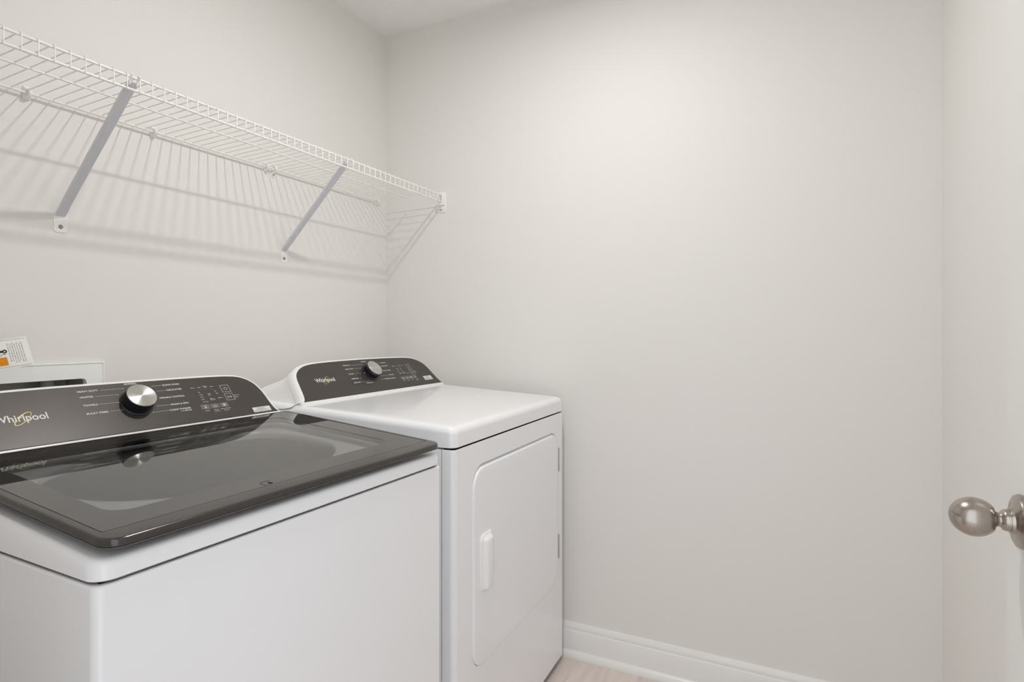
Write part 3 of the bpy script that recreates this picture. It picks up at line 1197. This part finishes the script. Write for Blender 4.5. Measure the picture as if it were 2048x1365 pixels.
# top shell with a round tub opening
bm = bmesh.new()
N = 12
outer_loops = []
for e, mode in ((0.0025, 'b0'), (0.0, 'b1'), (0.0, 's1'), (0.0012, 's2'), (0.0036, 's3'), (0.0066, 's4'), (0.0090, 's5'), (0.030, 's6')):
    ring = []
    for x, y in densify(rrect(e, WW - e, e, WD - e, 0.022, N)):
        zt = zdeck(y)
        z = {'b0': WS, 'b1': WS + 0.002, 's1': WS + 0.014, 's2': WS + 0.014 + (zt - WS - 0.014) * 0.55, 's3': WS + 0.014 + (zt - WS - 0.014) * 0.86,
             's4': zt - 0.0004, 's5': zt, 's6': zt}[mode]
        ring.append((x, y, z))
    outer_loops.append(ring)
R_ = loft(bm, outer_loops, False, False)
last = R_[-1]
nL = len(last)
cx_, cy_, cr_ = 0.347, 0.262, 0.252
circ = []
for v in last:
    a = math.atan2(v.co.y - cy_, v.co.x - cx_)
    circ.append(math.atan2((v.co.y - cy_) / 0.62, v.co.x - cx_))
prev = last
for rr, dz in ((cr_ + 0.012, 0.0), (cr_ + 0.004, -0.0006), (cr_, -0.003), (cr_ - 0.002, -0.008), (cr_ - 0.003, -0.016)):
    cur = []
    for a in circ:
        nn = 1.0 if sin(a) < 0 else 0.5
        ry = (0.150 if sin(a) < 0 else 0.172) + rr - cr_
        x = cx_ + rr * math.copysign(abs(cos(a)) ** nn, cos(a))
        y = cy_ + ry * math.copysign(abs(sin(a)) ** nn, sin(a))
        cur.append(bm.verts.new((x, y, zdeck(y) + dz)))
    for i in range(nL):
        j = (i + 1) % nL
        bm.faces.new((prev[i], prev[j], cur[j], cur[i]))
    prev = cur
add_obj('top_panel', bm, M['enamel'], washer, smooth=45)
bm = bmesh.new()
lathe(bm, [(cr_ + 0.006, 0.866), (cr_ + 0.006, 0.60), (cr_ - 0.01, 0.52), (0.04, 0.50), (0.0, 0.52)], 64, Matrix.Translation((cx_, 0.275, 0)) @ Matrix.Diagonal((1, 0.92, 1, 1)), cap0=False)
add_obj('tub_basket', bm, M['tub'], washer, smooth=50)
# agitator plate
bm = bmesh.new()
lathe(bm, [(0.15, 0.525), (0.14, 0.545), (0.06, 0.56), (0.045, 0.62), (0.03, 0.65), (0.0, 0.655)], 40, Matrix.Translation((cx_, cy_, 0)))
add_obj('wash_plate', bm, M['plastic'], washer, smooth=50)

# lid
LX0, LX1, LY0, LY1 = 0.008, 0.683, -0.006, 0.466


def lring(e, dz, r=0.024):
    rb = max(0.003, 0.010 - e)
    return [(x, y, zlid(y, dz)) for x, y in rrect(LX0 + e, LX1 - e, LY0 + e, LY1 - e, [max(r - e, .004), rb, rb, max(r - e, .004)], 10)]


# glass pane limits
PX0, PX1, PY0, PY1 = 0.020, 0.672, 0.026, 0.458
bm = bmesh.new()
hole_o = rrect(PX0, PX1, PY0, PY1, 0.003, 10)
wi = (0.060, 0.612, 0.078, 0.420)
win = rrect(wi[0], wi[1], wi[2], wi[3], 0.030, 10)
lz = lambda P, dz: [(x, y, zlid(y, dz)) for x, y in P]
loft(bm, [lz(win, -0.011), lring(0.012, -0.0125), lring(0.004, -0.0122), lring(0.0012, -0.0112), lring(0.0, -0.009), lring(0.0, -0.0035), lring(0.0008, -0.0014),
          lring(0.0024, -0.0003), lring(0.0045, 0.0), lz(hole_o, 0.0), lz(hole_o, -0.004), lz(win, -0.004)])
lidf = add_obj('lid', bm, M['lid'], washer, smooth=45)
bm = bmesh.new()
g1 = rrect(PX0 + 0.0016, PX1 - 0.0016, PY0 + 0.0018, PY1 - 0.0016, 0.003, 10)
loft(bm, [lz(g1, -0.0038), lz(g1, -0.0004), lz(win, -0.0004), lz(win, -0.0038)])
gb = add_obj('glass_border', bm, M['glassborder'], lidf, smooth=30)
bm = bmesh.new()
loft(bm, [lz(win, -0.0008)], False, True)
add_obj('glass_window', bm, M['glass'], lidf)
bm = bmesh.new()
loft(bm, [lz(rrect(PX0 + 0.0002, PX1 - 0.0002, PY0 + 0.0002, PY1 - 0.0002, 0.003, 10), -0.0009), lz(g1, -0.0009)])
add_obj('lid_seam', bm, M['gap'], lidf)
# lid bottom trim (thin light line)
bm = bmesh.new()
loft(bm, [lring(0.0006, -0.0116), lring(0.0002, -0.0108), lring(0.0018, -0.0108), lring(0.0018, -0.0116)])
add_obj('lid_trim', bm, M['screw'], lidf)
# lock pictogram printed by the front edge
bm = bmesh.new()
LP = lambda s, h: (s, h, zlid(h, 0.00035 - 0.0004))
cxl, cyl = 0.267, 0.037
arc_band(bm, cxl - 0.006, cyl + 0.004, 0.005, 0.005, 90, 180, 0.0008, LP, seg=10)
bar(bm, cxl - 0.0118, cxl - 0.0110, cyl - 0.009, cyl + 0.004, LP)
bar(bm, cxl - 0.006, cxl + 0.009, cyl + 0.0090, cyl + 0.0098, LP)
bar(bm, cxl - 0.002, cxl + 0.004, cyl - 0.005, cyl + 0.001, LP)
arc_band(bm, cxl + 0.001, cyl + 0.001, 0.0018, 0.0028, 0, 180, 0.0007, LP, seg=10)
add_obj('lock_icon', bm, M['inkblack'], gb)

half_w = [(0.0120, 0.3215), (0.020, 0.3150), (0.039, 0.3105), (0.060, 0.3085), (0.080, 0.3050), (0.099, 0.2980), (0.112, 0.2880),
          (0.1215, 0.2760), (0.1290, 0.2560), (0.1330, 0.220), (0.1347, 0.150), (0.1352, 0.070), (0.1353, 0.0)]
pw, mw = console(washer, YC, 0.942, 0.345, half_w, WD - 0.004, 0.995, 0.0095)
knob(washer, mw, 0.3450, 0.0800)
PW = lambda s, h: mw(s, h, 0.0014)
bm = bmesh.new()
CW = 0.0040
for s, a, b, h in [("HEAVY DUTY", 0.2481, 0.2859, 0.1190), ("WHITES", 0.2481, 0.2721, 0.1047), ("TOWELS", 0.2481, 0.2739, 0.0849), ("BULKY ITEMS", 0.2475, 0.2860, 0.0649),
                   ("NORMAL", 0.3387, 0.3650, 0.1291), ("QUICK WASH", 0.4146, 0.4528, 0.1186), ("DELICATES", 0.4190, 0.4525, 0.1043), ("WRINKLE CONTROL", 0.3945, 0.4514, 0.0848),
                   ("DRAIN & SPIN", 0.4121, 0.4514, 0.0648), ("CLEAN WASHER", 0.4034, 0.4510, 0.0506)]:
    bw = bmesh.new()
    put_text(bw, s, a, b, h, CW, PW)
    if s == "CLEAN WASHER":
        put_text(bw, "with", 0.4250, 0.4330, 0.0458, 0.0020, PW)
        put_text(bw, "affresh", 0.4345, 0.4508, 0.0458, 0.0030, PW)
    add_obj('cycle_name', bw, M['print'], pw)
for a, b, h in [(0.2899, 0.3333, 0.1203), (0.2747, 0.3184, 0.1060), (0.2760, 0.3124, 0.0865), (0.2888, 0.3172, 0.0670), (0.3909, 0.4132, 0.1200), (0.3969, 0.4176, 0.1055),
                (0.3831, 0.4109, 0.0666), (0.3682, 0.4034, 0.0522)]:
    bl = bmesh.new()
    bar(bl, a, b, h, h + 0.0005, PW)
    if b < 0.316 or (b < 0.34 and h > 0.1):
        disc(bl, b, h + 0.0002, 0.0009, PW, 10)
    elif h < 0.07 and a > 0.36:
        disc(bl, a, h + 0.0002, 0.0009, PW, 10)
    add_obj('dial_line', bl, M['print'], pw)
groups = [bmesh.new()]
sm = 0.0021
for s, a, b, h in [("Sense", 0.4732, 0.4834, 0.1045), ("Wash", 0.4896, 0.4983, 0.1045), ("Rinse &", 0.5043, 0.5141, 0.1070), ("Spin", 0.5063, 0.5134, 0.1035), ("Done", 0.5208, 0.5294, 0.1045),
                   ("Hot", 0.4850, 0.4910, 0.0906), ("Warm", 0.4851, 0.4941, 0.0835), ("Cool", 0.4848, 0.4925, 0.0769), ("Cold", 0.4848, 0.4918, 0.0700), ("Tap Cold", 0.4849, 0.4976, 0.0629),
                   ("Heavy", 0.5059, 0.5137, 0.0838), ("Soil", 0.5059, 0.5120, 0.0804), ("Extra", 0.5056, 0.5148, 0.0701), ("Rinse", 0.5056, 0.5177, 0.0667),
                   ("Lid", 0.5257, 0.5307, 0.0905), ("Soak", 0.5257, 0.5325, 0.0833), ("Medium", 0.5257, 0.5377, 0.0696), ("Hold To", 0.5688, 0.5836, 0.0723), ("Start", 0.5688, 0.5789, 0.0670),
                   ("Temp", 0.4790, 0.4898, 0.0378), ("Rinse", 0.5017, 0.5131, 0.0380), ("Options", 0.5002, 0.5143, 0.0336), ("Deep Water", 0.5180, 0.5435, 0.0380), ("Options", 0.5232, 0.5377, 0.0334)]:
    if h < 0.045 and len(groups) == 1 or s == "Hold To":
        groups.append(bmesh.new())
    if s == "Temp":
        groups.append(bmesh.new())
    put_text(groups[-1], s, a, b, h, sm if h > 0.035 else 0.0017, PW, bold=0.015)
for nm, g in zip(('display_lettering', 'start_lettering', 'pad_lettering'), groups):
    add_obj(nm, g, M['print'], pw)
for q in ((0.5458, 0.5678, 0.0850, 0.1060), (0.5455, 0.5672, 0.0606, 0.0803)):
    bm = bmesh.new()
    frame_rect(bm, *q, 0.0007, PW)
    add_obj('button_outline', bm, M['print'], pw)
bm = bmesh.new()
for k in range(4):
    bar(bm, 0.4775 + k * 0.0128, 0.4775 + k * 0.0128 + 0.0105, 0.0972, 0.0986, PW)
add_obj('progress_track', bm, M['track'], pw)
bm = bmesh.new()
for s, h in ((0.4772, 0.0977), (0.4830, 0.0912), (0.4830, 0.0842), (0.4828, 0.0776), (0.5032, 0.0832), (0.5028, 0.0692), (0.5236, 0.0912), (0.5236, 0.0840), (0.5233, 0.0702)):
    disc(bm, s, h, 0.0010, PW, 10)
add_obj('indicator_dots', bm, M['black'], pw)
bm = bmesh.new()
icons_power_play(bm, 0.5568, 0.0955, 0.5566, 0.0705, PW)
add_obj('button_icons', bm, M['print'], pw)
brand(pw, PW, 0.1050, 0.1858, 0.0672, 0.0145)
pads(pw, PW, [(0.4740, 0.4948, 0.0432, 0.0565), (0.4975, 0.5188, 0.0434, 0.0556), (0.5215, 0.5420, 0.0436, 0.0556)], 'tds')
sticker(pw, PW, 0.5970, 0.6470, 0.0160, 0.0304)
